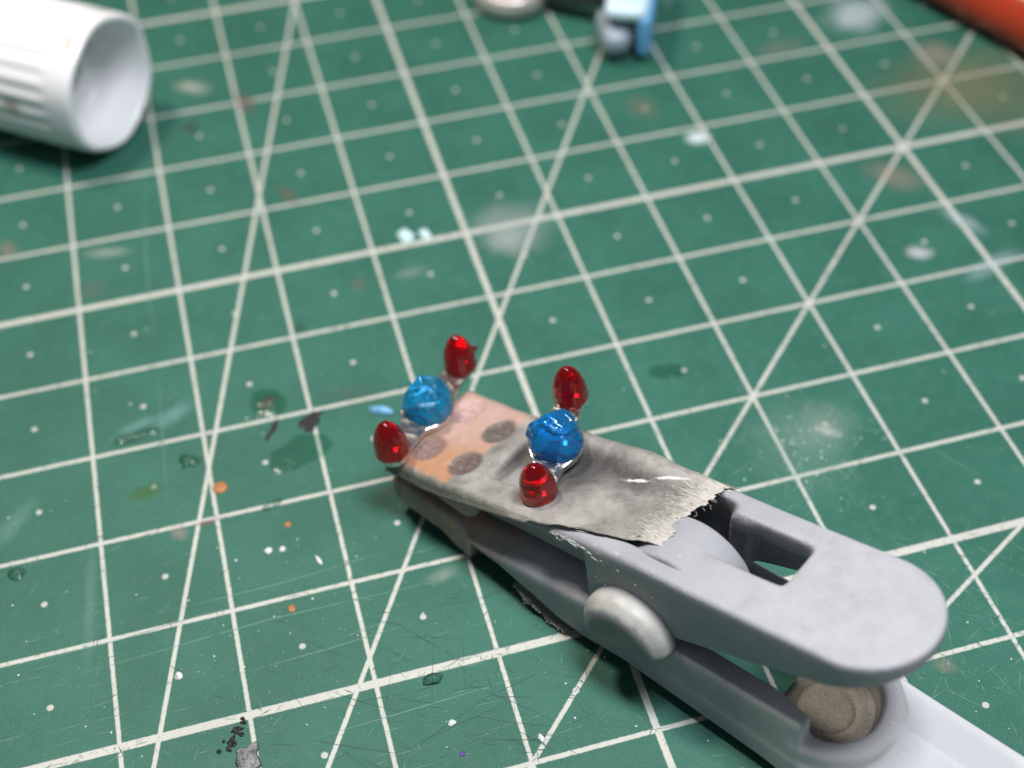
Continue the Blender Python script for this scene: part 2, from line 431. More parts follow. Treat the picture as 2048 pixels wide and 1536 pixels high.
def knob(X, Y, Z):
    # half-round boss with a wide chamfer, flat along the lower arm
    a = math.radians(17)
    u = (X - 2.53) * math.cos(a) + (Z - .64) * math.sin(a)
    v = -(X - 2.53) * math.sin(a) + (Z - .64) * math.cos(a)
    rr = np.sqrt((u * .97) ** 2 + v * v)
    cham = ((rr - .395) + (-Y - .13)) * .707
    flat = -v - .07
    cham2 = ((flat) + (-Y - .17)) * .707
    return smaxs(0.03, rr - .395, cham, flat, cham2, -.225 - Y, Y - .10)
def knob_material():
    t = NT('worn plastic with painted light'); P = t.obj(); s_, y, z = t.sep(P)
    nz = t.noise(P, 9, 4)
    w = t.m('ADD', y, t.m('MULTIPLY', t.m('SUBTRACT', nz, .5), .05))
    edge = t.m('MULTIPLY', t.ss(w, -.205, -.165), t.ss(w, .01, -.08))  # worn chamfer painted pale as if lit, front face painted as shaded
    c = t.mix(edge, (0.165, 0.175, 0.185, 1), t.mix(t.ss(nz, .35, .65), (0.40, 0.395, 0.38, 1), (0.47, 0.46, 0.43, 1)))
    c = t.mix(t.m('MULTIPLY', t.ss(t.noise(P, 40, 2), .70, .76), .6), c, (.05, .05, .06, 1))
    return t.bsdf(Base_Color=c, Roughness=.42, Normal=t.bump(t.noise(P, 70, 2), .004, .5))
link('pivot_knob', surface_nets(knob, (1.95, -.3, .35), (3.1, .16, 1.3), .012), knob_material(), clip)

# ------------------------------------------------------------------ crusted paint on the wall of the clip
def lump(name, loc, sc, mat, parent=None, seed=0, sub=2, amp=0.45, rz=0.0):
    bm = bmesh.new(); bmesh.ops.create_icosphere(bm, subdivisions=sub, radius=1.0)
    for v in bm.verts:
        d = 1 + amp * mnoise.noise(v.co * 1.7 + Vector((seed * 3.1, seed, 0)))
        v.co = Vector((v.co.x * sc[0] * d, v.co.y * sc[1] * d, v.co.z * sc[2] * d))
    me = bpy.data.meshes.new(name); bm.to_mesh(me); bm.free()
    o = link(name, me, mat, parent); o.location = loc; o.rotation_euler = (0, 0, rz)
    return o
def lumps(name, items, mat, parent=None):
    """many small lumps as one mesh: (x, y, z, sx, sy, sz, rot about z)"""
    bm = bmesh.new()
    for k, (x, y, z, sx, sy, sz, rz) in enumerate(items):
        r = bmesh.ops.create_icosphere(bm, subdivisions=1, radius=1.0)
        c, s_ = math.cos(rz), math.sin(rz)
        for v in r['verts']:
            d = 1 + .5 * mnoise.noise(v.co * 1.9 + Vector((k * 3.7, k * 1.3, 0)))
            p = Vector((v.co.x * sx * d, v.co.y * sy * d, v.co.z * sz * d))
            v.co = Vector((x + p.x * c - p.y * s_, y + p.x * s_ + p.y * c, z + p.z))
    me = bpy.data.meshes.new(name); bm.to_mesh(me); bm.free()
    return link(name, me, mat, parent)

M_CRUST = plain('dried paint crust', (0.40, 0.41, 0.39), 0.5, 0.02, 50, 0.25)
items = []
for k in range(40):
    s_ = 1.74 + .42 * rnd.random() ** 1.3; zt = float(ZT(s_)); f = (s_ - 1.74) / .42
    items.append((s_, rnd.uniform(-.008, .0) + .03 * rnd.random() * (1 - f), zt - .035 - rnd.random() * .05 - .05 * f,
                  rnd.uniform(.02, .06), rnd.uniform(.005, .010), rnd.uniform(.008, .024), rnd.uniform(-.05, .05)))
for k in range(12):
    s_ = rnd.uniform(2.12, 3.0); zt = float(ZT(s_))
    items.append((s_, -.002, zt - rnd.uniform(.10, .42), rnd.uniform(.006, .026), .003, rnd.uniform(.003, .008), 0))
lumps('dried_paint_crust', items, M_CRUST, clip)['kind'] = 'stuff'

# ------------------------------------------------------------------ masking tape over the jaws
def tape_material():
    t = NT('dusty masking tape'); P = t.obj(); s, w, z = t.sep(P)
    big = t.noise(P, 2.6, 4); mid = t.noise(P, 9, 5, 0.65); fine = t.noise(t.map(P, (1, 1, 1)), 60, 4, 0.7)
    fib = t.noise(t.map(P, (1.0, 5.0, 1), rot=(0, 0, .45)), 16, 4, 0.7, 1.6)
    fib2 = t.noise(t.map(P, (0.8, 6.0, 1), rot=(0, 0, -.15)), 20, 3, 0.6, .8)
    col = t.mix(t.ss(big, .32, .68), (0.215, 0.205, 0.190, 1), (0.37, 0.355, 0.33, 1))
    col = t.mix(t.m('MULTIPLY', t.ss(t.noise(P, 4.5, 5, .7), .44, .80), .45), col, (0.085, 0.085, 0.085, 1))
    col = t.mix(t.m('MULTIPLY', t.ss(t.noise(t.map(P, (1, 2.2, 1), rot=(0, 0, .7)), 30, 5, .75), .56, .78), .40), col, (0.060, 0.060, 0.060, 1))
    shade = t.spot(P, (1.85, .76), .62, .13, .0, t.noise(P, 5, 4), .7, .9)  # shade beside the rear bar and along the tape's dip, painted dark
    col = t.mix(t.m('MULTIPLY', shade, .90), col, (0.040, 0.040, 0.041, 1))
    shade = t.spot(P, (1.50, .62), .20, .36, .3, t.noise(P, 7, 4), .7, .9)
    col = t.mix(t.m('MULTIPLY', shade, .80), col, (0.050, 0.050, 0.050, 1))
    shade = t.spot(P, (2.30, .74), .28, .14, .0, t.noise(P, 6, 4), .7, .9)
    col = t.mix(t.m('MULTIPLY', shade, .6), col, (0.10, 0.095, 0.09, 1))
    col = t.mix(t.m('MULTIPLY', t.ss(mid, .50, .72), .24), col, (0.09, 0.09, 0.088, 1))
    # sunk groove: shade on its steep wall painted dark, floor mid grey
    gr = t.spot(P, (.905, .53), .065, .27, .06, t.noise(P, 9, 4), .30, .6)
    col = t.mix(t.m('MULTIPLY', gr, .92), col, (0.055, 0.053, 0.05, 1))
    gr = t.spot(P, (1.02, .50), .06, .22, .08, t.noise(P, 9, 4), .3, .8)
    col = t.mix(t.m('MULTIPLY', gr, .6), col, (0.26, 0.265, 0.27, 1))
    # flesh coloured paint near the tip
    e = t.m('ADD', s, t.m('ADD', t.m('MULTIPLY', t.m('SUBTRACT', mid, .5), .10), t.m('MULTIPLY', w, -.10)))
    pk = t.ss(e, .62, .56)
    pk = t.m('MULTIPLY', pk, t.ss(t.m('ADD', w, t.m('MULTIPLY', t.m('SUBTRACT', mid, .5), .10)), .01, .05))
    flesh = t.mix(t.ss(t.m('ADD', w, t.m('MULTIPLY', t.m('SUBTRACT', big, .5), .5)), .22, .62), (0.44, 0.225, 0.120, 1), (0.48, 0.315, 0.265, 1))
    flesh = t.mix(t.m('MULTIPLY', t.ss(fine, .45, .75), .35), flesh, (0.52, 0.39, 0.33, 1))
    col = t.mix(pk, col, flesh)
    # four holes
    for c, cl in (((.555, .72), (0.105, 0.085, 0.075)), ((.575, .28), (0.115, 0.082, 0.075)), ((.13, .80), (0.42, 0.27, 0.26)), ((.165, .28), (0.20, 0.125, 0.115))):
        h = t.spot(P, c, .135, .165, -.15, mid, .07, .22)
        inner = t.mix(t.ss(fib, .47, .70), (*cl, 1), tuple(min(1, v * 2.1 + .05) for v in cl) + (1,))
        col = t.mix(h, col, inner)
    # olive, greasy edge
    edge = t.ss(t.m('ADD', w, t.m('MULTIPLY', t.m('SUBTRACT', mid, .5), .12)), .035, -.02)
    col = t.mix(t.m('MULTIPLY', edge, .8), col, (0.115, 0.115, 0.088, 1))
    edge = t.m('MULTIPLY', t.ss(t.m('ADD', w, t.m('MULTIPLY', t.m('SUBTRACT', mid, .5), .14)), .97, 1.05), .7)
    col = t.mix(edge, col, (0.20, 0.19, 0.145, 1))
    # lint, white creases and the fibrous torn end
    lint = t.m('MULTIPLY', t.ss(fib, .60, .72), .42)
    col = t.mix(lint, col, (0.60, 0.58, 0.55, 1))
    tear = t.ss(t.m('ADD', s, t.m('MULTIPLY', t.m('SUBTRACT', fib2, .5), 1.1)), 2.22, 2.62)
    col = t.mix(t.m('MULTIPLY', tear, .8), col, (0.62, 0.59, 0.54, 1))
    for c, rx, ry, an in (((1.97, .74), .11, .014, .25), ((2.20, .86), .13, .014, .50)):
        k = t.m('MULTIPLY', t.spot(P, c, rx, ry, an, t.noise(P, 30, 4, .7), 1.1, .7), .85)
        col = t.mix(k, col, (0.80, 0.80, 0.78, 1))
    hgt = t.m('ADD', t.m('MULTIPLY', fib, .6), t.m('MULTIPLY', fine, .6))
    n = t.bump(hgt, .010, .7); n = t.bump(mid, .02, .4, n)
    return t.bsdf(Base_Color=col, Roughness=.36, Normal=n, Specular_IOR_Level=.5, Sheen_Weight=0.05)

def build_tape():
    # cross-section path as (t, drop below the arm's top); extra rows at the tear
    path = [(-.016, -.26), (-.018, -.20), (-.019, -.14), (-.016, -.08), (-.004, -.035), (.02, -.006), (.055, .007)]
    path += [(.055 + (.985 - .055) * k / 44, .012) for k in range(1, 44)]
    path += [(.985, .008), (1.025, -.006), (1.055, -.035), (1.074, -.09), (1.078, -.15)]
    ty = np.array([0, .26, .42, .55, .68, .83, .93, 1.05]); ts = np.array([2.47, 2.57, 2.55, 2.5, 2.55, 2.57, 2.57, 2.66])
    NS, NP = 220, 74
    PA = np.array([w if dz > -.02 else (w + dz if w < .5 else w - dz) for w, dz in path]); PW = np.array([p[0] for p in path]); PZ = np.array([p[1] for p in path])
    def near_edge(s_):
        r_ = .012 * mnoise.noise(Vector((s_ * 9, 5, 5))) + .009 * mnoise.noise(Vector((s_ * 31, 5, 5))) + .005 * mnoise.noise(Vector((s_ * 80, 5, 5)))
        return float(np.interp(s_, [0, .3, .55, .8, 1.2, 1.5, 1.75, 2.08, 2.27, 2.45, 2.6], [-.13, -.15, -.15, -.12, -.08, -.03, .05, .13, .18, .235, .26])) + r_
    verts = []
    for j in range(NP):
        u = j / (NP - 1)
        for i in range(NS):
            s_ = -.085 + 2.64 * i / (NS - 1)
            for _ in (0, 1):
                lim = near_edge(s_); arc = lim + (PA[-1] - lim) * u
                w = float(np.interp(arc, PA, PW)); dz = float(np.interp(arc, PA, PZ))
                jit = .05 * mnoise.noise(Vector((w * 16, 3.3, 0))) + .035 * mnoise.noise(Vector((w * 47, 9.1, 0)))
                s_ = -.085 + (float(np.interp(w, ty, ts)) + jit + .085) * i / (NS - 1)
            z = float(ZT(max(s_, 0.0)))
            if s_ < .02: z -= .05 * ((.02 - s_) / .105) ** 2
            rel = 0.0
            for cs, ct in HOLES:
                d = math.hypot(s_ - cs, (w - ct) * .85) / .14
                if d < 1.25: rel -= .022 * (1 - min(1, d) ** 4)
            sg = lambda x: 1 / (1 + math.exp(max(-40, min(40, -x))))
            rel -= .095 * sg((s_ - .885 + (w - .5) * -.05) / .022) * sg((1.44 - s_) / .06) * sg((w - .265) / .012) * sg((.80 - w) / .03)
            rel -= .055 * math.exp(-((s_ - 1.75) / .45) ** 2) * math.exp(-((w - .66) / .13) ** 2)
            rel += .045 * math.exp(-((s_ - 1.85) / .35) ** 2) * math.exp(-((w - .95) / .16) ** 2)
            rel -= .030 * math.exp(-((s_ - 2.25) / .2) ** 2) * math.exp(-((w - .60) / .12) ** 2)
            top = 1.0 if .0 < w < 1.05 else .35
            rel += top * (.010 * mnoise.noise(Vector((s_ * 5, w * 5, 1))) + .006 * mnoise.noise(Vector((s_ * 14, w * 14, 4))))
            if s_ > 2.3 and .19 < w < .95: rel += .03 * (s_ - 2.3) / .25 * (mnoise.noise(Vector((w * 9, s_ * 2, 7))) + .35)
            wl = w + (.02 * mnoise.noise(Vector((s_ * 3, 0, 2))) if w > .04 else 0)
            if dz < -.03 and w < .5: wl -= .020 * math.exp(-max(arc - lim, 0) / .018)      # the cut edge curls outwards
            verts.append((s_, wl, z + dz + .008 + max(rel, -.12) + (.006 * math.exp(-(arc - lim) / .03) if s_ > 1.7 else 0)))
    faces = [(j * NS + i, j * NS + i + 1, (j + 1) * NS + i + 1, (j + 1) * NS + i) for j in range(NP - 1) for i in range(NS - 1)]
    me = mesh('masking_tape', verts, faces)
    bm = bmesh.new(); bm.from_mesh(me)
    bmesh.ops.delete(bm, geom=[v for v in bm.verts if not v.link_faces], context='VERTS')
    bmesh.ops.recalc_face_normals(bm, faces=bm.faces); bm.to_mesh(me); bm.free()
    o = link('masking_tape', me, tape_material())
    sol = o.modifiers.new('thickness', 'SOLIDIFY'); sol.thickness = .009; sol.offset = -1
    o.location = tuple(O0); o.rotation_euler = (0, 0, A0)
    items = []
    for k in range(230):
        s_ = .12 + 2.33 * k / 230
        if mnoise.noise(Vector((s_ * 9, 2, 2))) < .02: continue
        q = .010 * mnoise.noise(Vector((s_ * 11, 7, 7)))
        if s_ < 1.80: continue
        if s_ < 1.72: y_ = -.022; z_ = float(ZT(s_)) + float(np.interp(s_, [0, .3, .55, .8, 1.2, 1.5, 1.75], [-.13, -.15, -.15, -.12, -.08, -.04, .0])) + q
        else: y_ = float(np.interp(s_, [1.72, 2.08, 2.27, 2.45], [.045, .13, .18, .235])) + q; z_ = float(ZT(s_)) + .018
        items.append((s_, y_, z_, .012, .003 + .002 * rnd.random(), .003 + .003 * rnd.random(), .15 if s_ > 1.72 else 0))
    for k in range(45):
        w = rnd.uniform(.26, 1.04); s_ = float(np.interp(w, ty, ts)) + rnd.gauss(.0, .035)
        items.append((s_, w, float(ZT(s_)) + .022, rnd.uniform(.008, .035), .003, .004, rnd.gauss(0, .5)))
    fr = lumps('frayed_edge', items, plain('paper fibre', (0.24, 0.235, 0.19), .6), o); fr['kind'] = 'stuff'
    tag(o, 'torn dusty grey masking tape with flesh coloured paint, stuck over the jaws of the clip', 'tape')
    return o
build_tape()

# peeling crusted flap under the lower arm
def build_flap():
    t = NT('crusted tape edge'); P = t.obj()
    nz = t.noise(P, 30, 4, .7)
    mt = t.bsdf(Base_Color=t.mix(t.ss(nz, .56, .70), (0.12, 0.12, 0.122, 1), (0.30, 0.29, 0.27, 1)), Roughness=.35, Normal=t.bump(nz, .03, .9))
    n = 60; verts = []; faces = []
    for i in range(n):
        u = i / (n - 1); s_ = 1.36 + u * .60
        out = .052 + .030 * math.sin(min(1, u * 3.2) * math.pi / 2) * (1 if u < .93 else (1 - u) / .07 * .8 + .2) + .018 * mnoise.noise(Vector((s_ * 14, 0, 0)))
        zc = .26 - .12 * min(1, u * 1.5)
        for k in range(5):
            f = k / 4
            verts.append((s_, .10 - (.10 + out) * f, zc - .10 * f + .012 * mnoise.noise(Vector((s_ * 20, f * 4, 3)))))
    for i in range(n - 1):
        for k in range(4): faces.append((i * 5 + k, i * 5 + k + 1, i * 5 + k + 6, i * 5 + k + 5))
    o = link('tape_flap', mesh('tape_flap', verts, faces), mt)
    sol = o.modifiers.new('thickness', 'SOLIDIFY'); sol.thickness = .010
    items = []
    for i in range(34):
        q = verts[min(n - 1, int(rnd.random() * n)) * 5 + 4]
        items.append((q[0] + rnd.gauss(0, .008), q[1] + rnd.gauss(0, .005), q[2] + rnd.gauss(.004, .004), rnd.uniform(.004, .014), rnd.uniform(.003, .006), .005, rnd.gauss(0, .3)))
    cr = lumps('crust', items, M_CRUST, o); cr['kind'] = 'stuff'
    o.location = tuple(O0); o.rotation_euler = (0, 0, A0)
    tag(o, 'crusted dark scrap of tape peeling out under the lower arm of the clip', 'tape scrap')
build_flap()

# ------------------------------------------------------------------ light bars
def foil_material():
    t = NT('crumpled silver foil'); P = t.obj()
    a = t.n('ShaderNodeTexVoronoi', {'Vector': P, 'Scale': 9.0}, feature='F1').outputs['Distance']; b = t.noise(P, 60, 2)
    n = t.bump(a, .022, .6); n = t.bump(b, .003, .5, n)
    return t.bsdf(Base_Color=(0.72, 0.67, 0.63, 1), Metallic=.97, Roughness=.20, Normal=n)
def gem_material(name, col, trans, body, rough=.04, bump=.3):
    t = NT(name); P = t.obj()
    n = t.bump(t.noise(P, 11, 2, .5, .5), .012, bump)
    b = t.mix(trans, (*body, 1), (*col, 1))
    return t.bsdf(Base_Color=b, Roughness=rough, Transmission_Weight=trans, IOR=1.47, Normal=n, Coat_Weight=.25, Coat_Roughness=.02)
M_FOIL = foil_material()
M_RED = gem_material('clear red resin', (0.66, 0.0, 0.006), .88, (0.50, 0.0, 0.004))
M_BLUE_A = gem_material('clear sky blue resin', (0.03, 0.62, 0.98), .84, (0.0, 0.44, 0.90))
M_BLUE_B = gem_material('clear deep blue resin', (0.02, 0.46, 0.96), .84, (0.0, 0.30, 0.82))

def dome_mesh(h=.38, r0=.145, base=.143, seed=0, fl=0.0):
    prof = [(0.0, 0.0), (base * .7, 0.0), (base, .004), (base + .010, .02)]
    for k in range(1, 23):
        u = k / 22
        z = .02 + (h - .02) * math.sin(u * math.pi / 2)
        uu = (z - .06) / (h - .06)
        r = r0 * (1 - max(0, uu) ** 1.85) ** .58 if uu > 0 else base + .010 + (r0 - base - .010) * math.sin((z - .02) / .06 * math.pi / 2)
        prof.append((max(r, 0.0), z))
    n = 48; verts = []; faces = []
    for r, z in prof:
        for k in range(n):
            a = 2 * math.pi * k / n
            rr = r * (1 + .025 * mnoise.noise(Vector((math.cos(a) * 1.3 + seed * 5, math.sin(a) * 1.3, z * 5))))
            x = rr * math.cos(a); y = rr * math.sin(a)
            if fl and abs(a - fl) < .22 and .10 < z < .2: 
                q = math.exp(-((a - fl) / .11) ** 2 - ((z - .14) / .028) ** 2) * .06
                x += q * math.cos(a); y += q * math.sin(a)
            verts.append((x, y, z))
    for i in range(len(prof) - 1):
        for k in range(n):
            a, b = i * n + k, i * n + (k + 1) % n
            faces.append((a, b, b + n, a + n))
    me = mesh('red_lens', verts, faces)
    bm = bmesh.new(); bm.from_mesh(me); bmesh.ops.remove_doubles(bm, verts=bm.verts, dist=1e-4)
    bmesh.ops.recalc_face_normals(bm, faces=bm.faces); bm.to_mesh(me); bm.free()
    return me

def lens_mesh(seed, R=.220, h=.272):
    """crumpled clear dome with sharp folds"""
    rg = random.Random(seed)
    # folds: planes cut facets into the dome, ridges between them are raised
    pts = []
    for k in range(14):
        e = math.asin(rg.uniform(.1, 1)); a = rg.uniform(0, 2 * math.pi)
        pts.append(Vector((math.cos(e) * math.cos(a), math.cos(e) * math.sin(a), math.sin(e))))
    nr, na = 46, 120; verts = []; faces = []
    for i in range(nr + 1):
        el = (i / nr) * math.pi / 2
        for k in range(na):
            a = 2 * math.pi * k / na
            d = Vector((math.cos(el) * math.cos(a), math.cos(el) * math.sin(a), math.sin(el)))
            q = d + .22 * Vector((mnoise.noise(d * 2.2 + Vector((seed, 0, 0))), mnoise.noise(d * 2.2 + Vector((0, seed, 9))), mnoise.noise(d * 2.2 + Vector((4, 0, seed)))))
            ds = sorted((q - p).length for p in pts)
            edge = ds[1] - ds[0]
            ridge = math.exp(-(edge / .055) ** 2)
            w = min(1.0, el / .25)
            k_ = 1 - .16 * w * (1 - min(1, edge / .42)) * 0 + w * (.15 * ridge - .17 * min(1, edge / .40)) * (.6 + .8 * mnoise.noise(q * 1.5 + Vector((0, 0, seed))))
            k_ += w * .02 * mnoise.noise(d * 5 + Vector((seed * 2.0, 1, 1)))
            verts.append((d.x * R * k_, d.y * R * k_, d.z * h * (k_ + .02) + .006))
    for i in range(nr):
        for k in range(na):
            a, b = i * na + k, i * na + (k + 1) % na
            faces.append((a, b, b + na, a + na))
    b0 = len(verts); verts.append((0, 0, .006))
    for k in range(na): faces.append((b0, (k + 1) % na, k))
    me = mesh('blue_lens', verts, faces)
    bm = bmesh.new(); bm.from_mesh(me); bmesh.ops.remove_doubles(bm, verts=bm.verts, dist=1e-4)
    bmesh.ops.recalc_face_normals(bm, faces=bm.faces); bm.to_mesh(me); bm.free()
    return me

def light_bar(label, loc, near, far, tilt, blue, blue_label, seed, lean, mid_off):
    """near, far: ends in the mat's plane; bar's local x runs near -> far"""
    d = np.array(far) - np.array(near); L = float(np.hypot(*d)); ang = math.atan2(d[1], d[0])
    root = empty('light_bar', loc); root.rotation_euler = (tilt[0], tilt[1], ang)
    tag(root, label, 'light bar', 'silver model light bars on the clip')
    hl = L / 2
    def bar(X, Y, Z):
        a = np.maximum(np.abs(X) - hl - .06, np.abs(Y) - .108)
        c = np.sqrt((X - mid_off) ** 2 + Y ** 2) - .222
        p = smin(a, c, .06)
        e1 = np.sqrt((np.abs(X) - hl) ** 2 + Y ** 2) - .122
        p = smin(p, np.where(X < 0, e1, e1 + .03), .03)
        return smaxs(0.008, p, Z, -.07 - Z)
    link('bar', surface_nets(bar, (-hl - .25, -.32, -.1), (hl + .25, .32, .03), .0085), M_FOIL, root)
    b = link('blue_lens', lens_mesh(seed), blue, root); b.location = (mid_off, 0, .002)
    b['label'] = blue_label
    for k, sx in enumerate((-hl, hl)):
        o = link('red_lens', dome_mesh(h=(.36, .365)[k], seed=seed + k, fl=(0.0, 5.6)[k] if seed == 3 else 0), M_RED, root)
        o.location = (sx, 0, .004)
        fw = Vector((.245, .97, 0)); fw.rotate(root.rotation_euler.to_matrix().inverted())
        o.rotation_euler = Matrix.Rotation(lean[k], 3, fw).to_euler()
        o['label'] = ('red bullet lens at the near end of its bar', 'red bullet lens at the far end of its bar')[k]
    return root

def Z_(px, py, z): p = at(px, py, z); return (p[0], p[1])
def bar_from_pixels(label, pn, pf, zn, zf, blue, bl, seed, lean, mid_off):
    a, b = at(*pn, zn), at(*pf, zf); c = (a + b) / 2
    d = b - a; L = np.hypot(d[0], d[1]); pitch = -math.atan2(d[2], L)
    light_bar(label, tuple(c), a[:2], b[:2], (0.0, pitch), blue, bl, seed, lean, mid_off)
bar_from_pixels('silver light bar with pale blue crumpled lens at the clip tip, over flesh coloured tape',
                (785, 902), (921, 731), .745, .745, M_BLUE_A, 'crumpled sky blue lens', 3, (-.11, -.08), .0)
bar_from_pixels('silver light bar with a deep blue crumpled lens, on the grey middle of the tape',
                (1078, 985), (1142, 792), 1.10, 1.17, M_BLUE_B, 'crumpled deep blue lens', 8, (-.12, -.11), .01)

# ------------------------------------------------------------------ white cap
def build_cap():
    c = np.array([.74, 1.57, .81]); a = -.647
    n = np.array([math.cos(a), math.sin(a), 0])
    root = empty('plastic_cap', (c[0] - n[0] * 1.1, c[1] - n[1] * 1.1, 0), a)
    tag(root, 'white hollow plastic cap lying on its side at the top left of the mat', 'cap')
    t = NT('glossy white plastic'); P = t.obj(); x, y, z = t.sep(P)
    st = t.spot(t.n('ShaderNodeCombineXYZ', (x, z, 0)).outputs[0], (.30, .84), .13, .12, 0, t.noise(P, 8, 4), .6, .6)
    st2 = t.spot(t.n('ShaderNodeCombineXYZ', (x, z, 0)).outputs[0], (.93, 1.50), .06, .05, 0, t.noise(P, 12, 4), .6, .7)
    col = t.mix(t.m('MULTIPLY', st, .75), (0.80, 0.80, 0.82, 1), (0.36, 0.29, 0.23, 1))
    col = t.mix(t.m('MULTIPLY', st2, .5), col, (0.45, 0.36, 0.22, 1))
    mt = t.bsdf(Base_Color=col, Roughness=.22, Subsurface_Weight=.12, Subsurface_Radius=(.1, .1, .1), Subsurface_Scale=.5,
                Normal=t.bump(t.noise(P, 6, 3), .01, .4))
    R = .81
    def shell(X, Y, Z):
        r = np.sqrt(Y * Y + (Z - R) ** 2); th = np.arctan2(Z - R, Y)
        # rounded six-sided body with grip ribs that stop short of the rim
        hexa = R * (1 - .028 * (1 - np.cos(6 * (th + math.pi / 2)))/2)
        rib = .010 * np.cos(th * 26) * np.clip((.80 - X) / .15, 0, 1)
        taper = -.02 * (1.1 - X)
        outer = r - (hexa - .012 + rib + taper)
        d = smaxs(.07, outer, X - 1.1, -1.1 - X)
        inner = smaxs(.05, r - (hexa - .125) + .03 * (1.1 - X), .42 - X)
        d = smax(d, -inner, .035)
        boss = smaxs(.03, r - .36, X - .52, .2 - X)
        boss = smax(boss, -smaxs(.02, r - .20, .44 - X), .02)
        return smin(d, boss, .03)
    link('shell', surface_nets(shell, (-1.2, -.9, -.06), (1.2, .9, 1.66), .021), mt, root)
build_cap()

# ------------------------------------------------------------------ red handle
def build_handle():
    r = .45
    p0 = np.array([10.03, 3.395, r]); p1 = np.array([11.03, .968, r]); d = (p1 - p0) / np.linalg.norm(p1 - p0)
    c = p0 - d * 1.0
    root = empty('tool_handle', tuple(c * np.array([1, 1, 0])), math.atan2(d[1], d[0]))
    tag(root, 'glossy orange red round tool handle in the top right corner', 'tool handle')
    prof = [(-2.2, .0), (-2.2, .36), (-2.1, .43), (-1.9, r), (5.4, r), (5.6, .43), (5.7, .36), (5.7, 0)]
    n = 64; verts = []; faces = []
    for x, q in prof:
        for k in range(n):
            a = 2 * math.pi * k / n; verts.append((x, q * math.cos(a), r + q * math.sin(a)))
    for i in range(len(prof) - 1):
        for k in range(n): faces.append((i * n + k, i * n + (k + 1) % n, (i + 1) * n + (k + 1) % n, (i + 1) * n + k))
    me = mesh('handle', verts, faces)
    link('shaft', me, plain('orange red lacquer', (0.40, 0.040, 0.014), .28, .004, 12, .08), root)
    bm = bmesh.new(); bmesh.ops.create_cone(bm, cap_ends=True, segments=48, radius1=.30, radius2=.26, depth=.8)
    bmesh.ops.rotate(bm, verts=bm.verts, cent=(0, 0, 0), matrix=Matrix.Rotation(math.pi / 2, 3, 'Y'))
    bmesh.ops.translate(bm, verts=bm.verts, vec=(-2.55, 0, r))
    m2 = bpy.data.meshes.new('ferrule'); bm.to_mesh(m2); bm.free()
    link('ferrule', m2, plain('dull metal', (.5, .5, .5), .35, .003, 30, 0, Metallic=.9), root)
build_handle()

# ------------------------------------------------------------------ blue and silver kit part at the top
def build_kit_part():
    base = at(1150, 0)
    root = empty('kit_part', (base[0], base[1], 0), 0)
    tag(root, 'pale blue and grey painted model part with a silver ring, at the top edge', 'model part')
    def loc(px, py, z): p = at(px, py, z); return (p[0] - base[0], p[1] - base[1], z)
    m_sil = plain('satin silver paint', (0.62, 0.57, 0.54), .35, .006, 20, .1, Metallic=.55)
    m_dark = plain('dark grey paint', (0.035, 0.038, 0.045), .45, .006, 20, .1)
    m_grey = plain('blue grey paint', (0.28, 0.34, 0.40), .40, .006, 20, .15)
    m_blue = plain('pale blue paint', (0.16, 0.44, 0.76), .35, .006, 20, .1)
    m_pale = plain('chalky blue paint', (0.58, 0.74, 0.82), .40, .006, 20, .1)
    # ring lying on the mat
    rc = loc(1022, -18, .16)
    def ring(X, Y, Z):
        r = np.sqrt((X - rc[0]) ** 2 + (Y - rc[1]) ** 2)
        return smaxs(.1, np.abs(r - .38) - .13, np.abs(Z - .17) - .16)
    link('ring', surface_nets(ring, (rc[0] - .6, rc[1] - .6, -.02), (rc[0] + .6, rc[1] + .6, .4), .022), m_sil, root)
    def rounded_bar(name, a, b, w, h, mat, k=.06):
        a, b = np.array(a), np.array(b); d = b - a; L = np.linalg.norm(d); d = d / L
        up = np.array([0, 0, 1.0]); sd = np.cross(up, d); sd /= np.linalg.norm(sd); u2 = np.cross(d, sd)
        c = (a + b) / 2
        def f(X, Y, Z):
            q = [(X - c[0]) * v[0] + (Y - c[1]) * v[1] + (Z - c[2]) * v[2] for v in (d, sd, u2)]
            return smaxs(k, np.abs(q[0]) - L / 2, np.abs(q[1]) - w / 2, np.abs(q[2]) - h / 2)
        e = L / 2 + w + h
        lo = np.minimum(a, b) - (w + h) * .75; hi = np.maximum(a, b) + (w + h) * .75
        link(name, surface_nets(f, tuple(lo), tuple(hi), .024), mat, root)
    rounded_bar('axle', loc(1075, -22, .28), loc(1225, -8, .42), .26, .30, m_dark)
    rounded_bar('stem', loc(1212, 20, .40), loc(1240, 106, .22), .44, .40, m_grey, .12)
    rounded_bar('side_plate', loc(1268, -70, .66), loc(1250, 36, .66), .56, .22, m_pale, .08)
    rounded_bar('fin', loc(1306, -70, .48), loc(1286, 82, .36), .22, .62, m_blue, .07)
build_kit_part()

# ------------------------------------------------------------------ small things on the mat
M_DROP_W = plain('dried white paint', (0.78, 0.79, 0.78), .4, .01, 40, .05)
M_ORANGE = plain('dried orange paint', (0.42, 0.17, 0.065), .5, .01, 60, .2)
t = NT('dried clear glue'); P = t.obj()
nb = t.bump(t.noise(P, 9, 2), .02, .5)
fr = t.n('ShaderNodeFresnel', {'IOR': 1.38, 'Normal': nb}).outputs[0]
gl = t.n('ShaderNodeBsdfGlossy', {'Color': (1, 1, 1, 1), 'Roughness': .16, 'Normal': nb}).outputs[0]
tr = t.n('ShaderNodeBsdfTransparent', {'Color': (.74, .86, .81, 1)}).outputs[0]
t.t.links.new(t.n('ShaderNodeMixShader', {0: fr, 1: tr, 2: gl}).outputs[0], t.out.inputs[0])
M_GLUE = t.mat
M_SKY = plain('sky blue paint chip', (0.22, 0.50, 0.82), .45, .01, 40, .1)
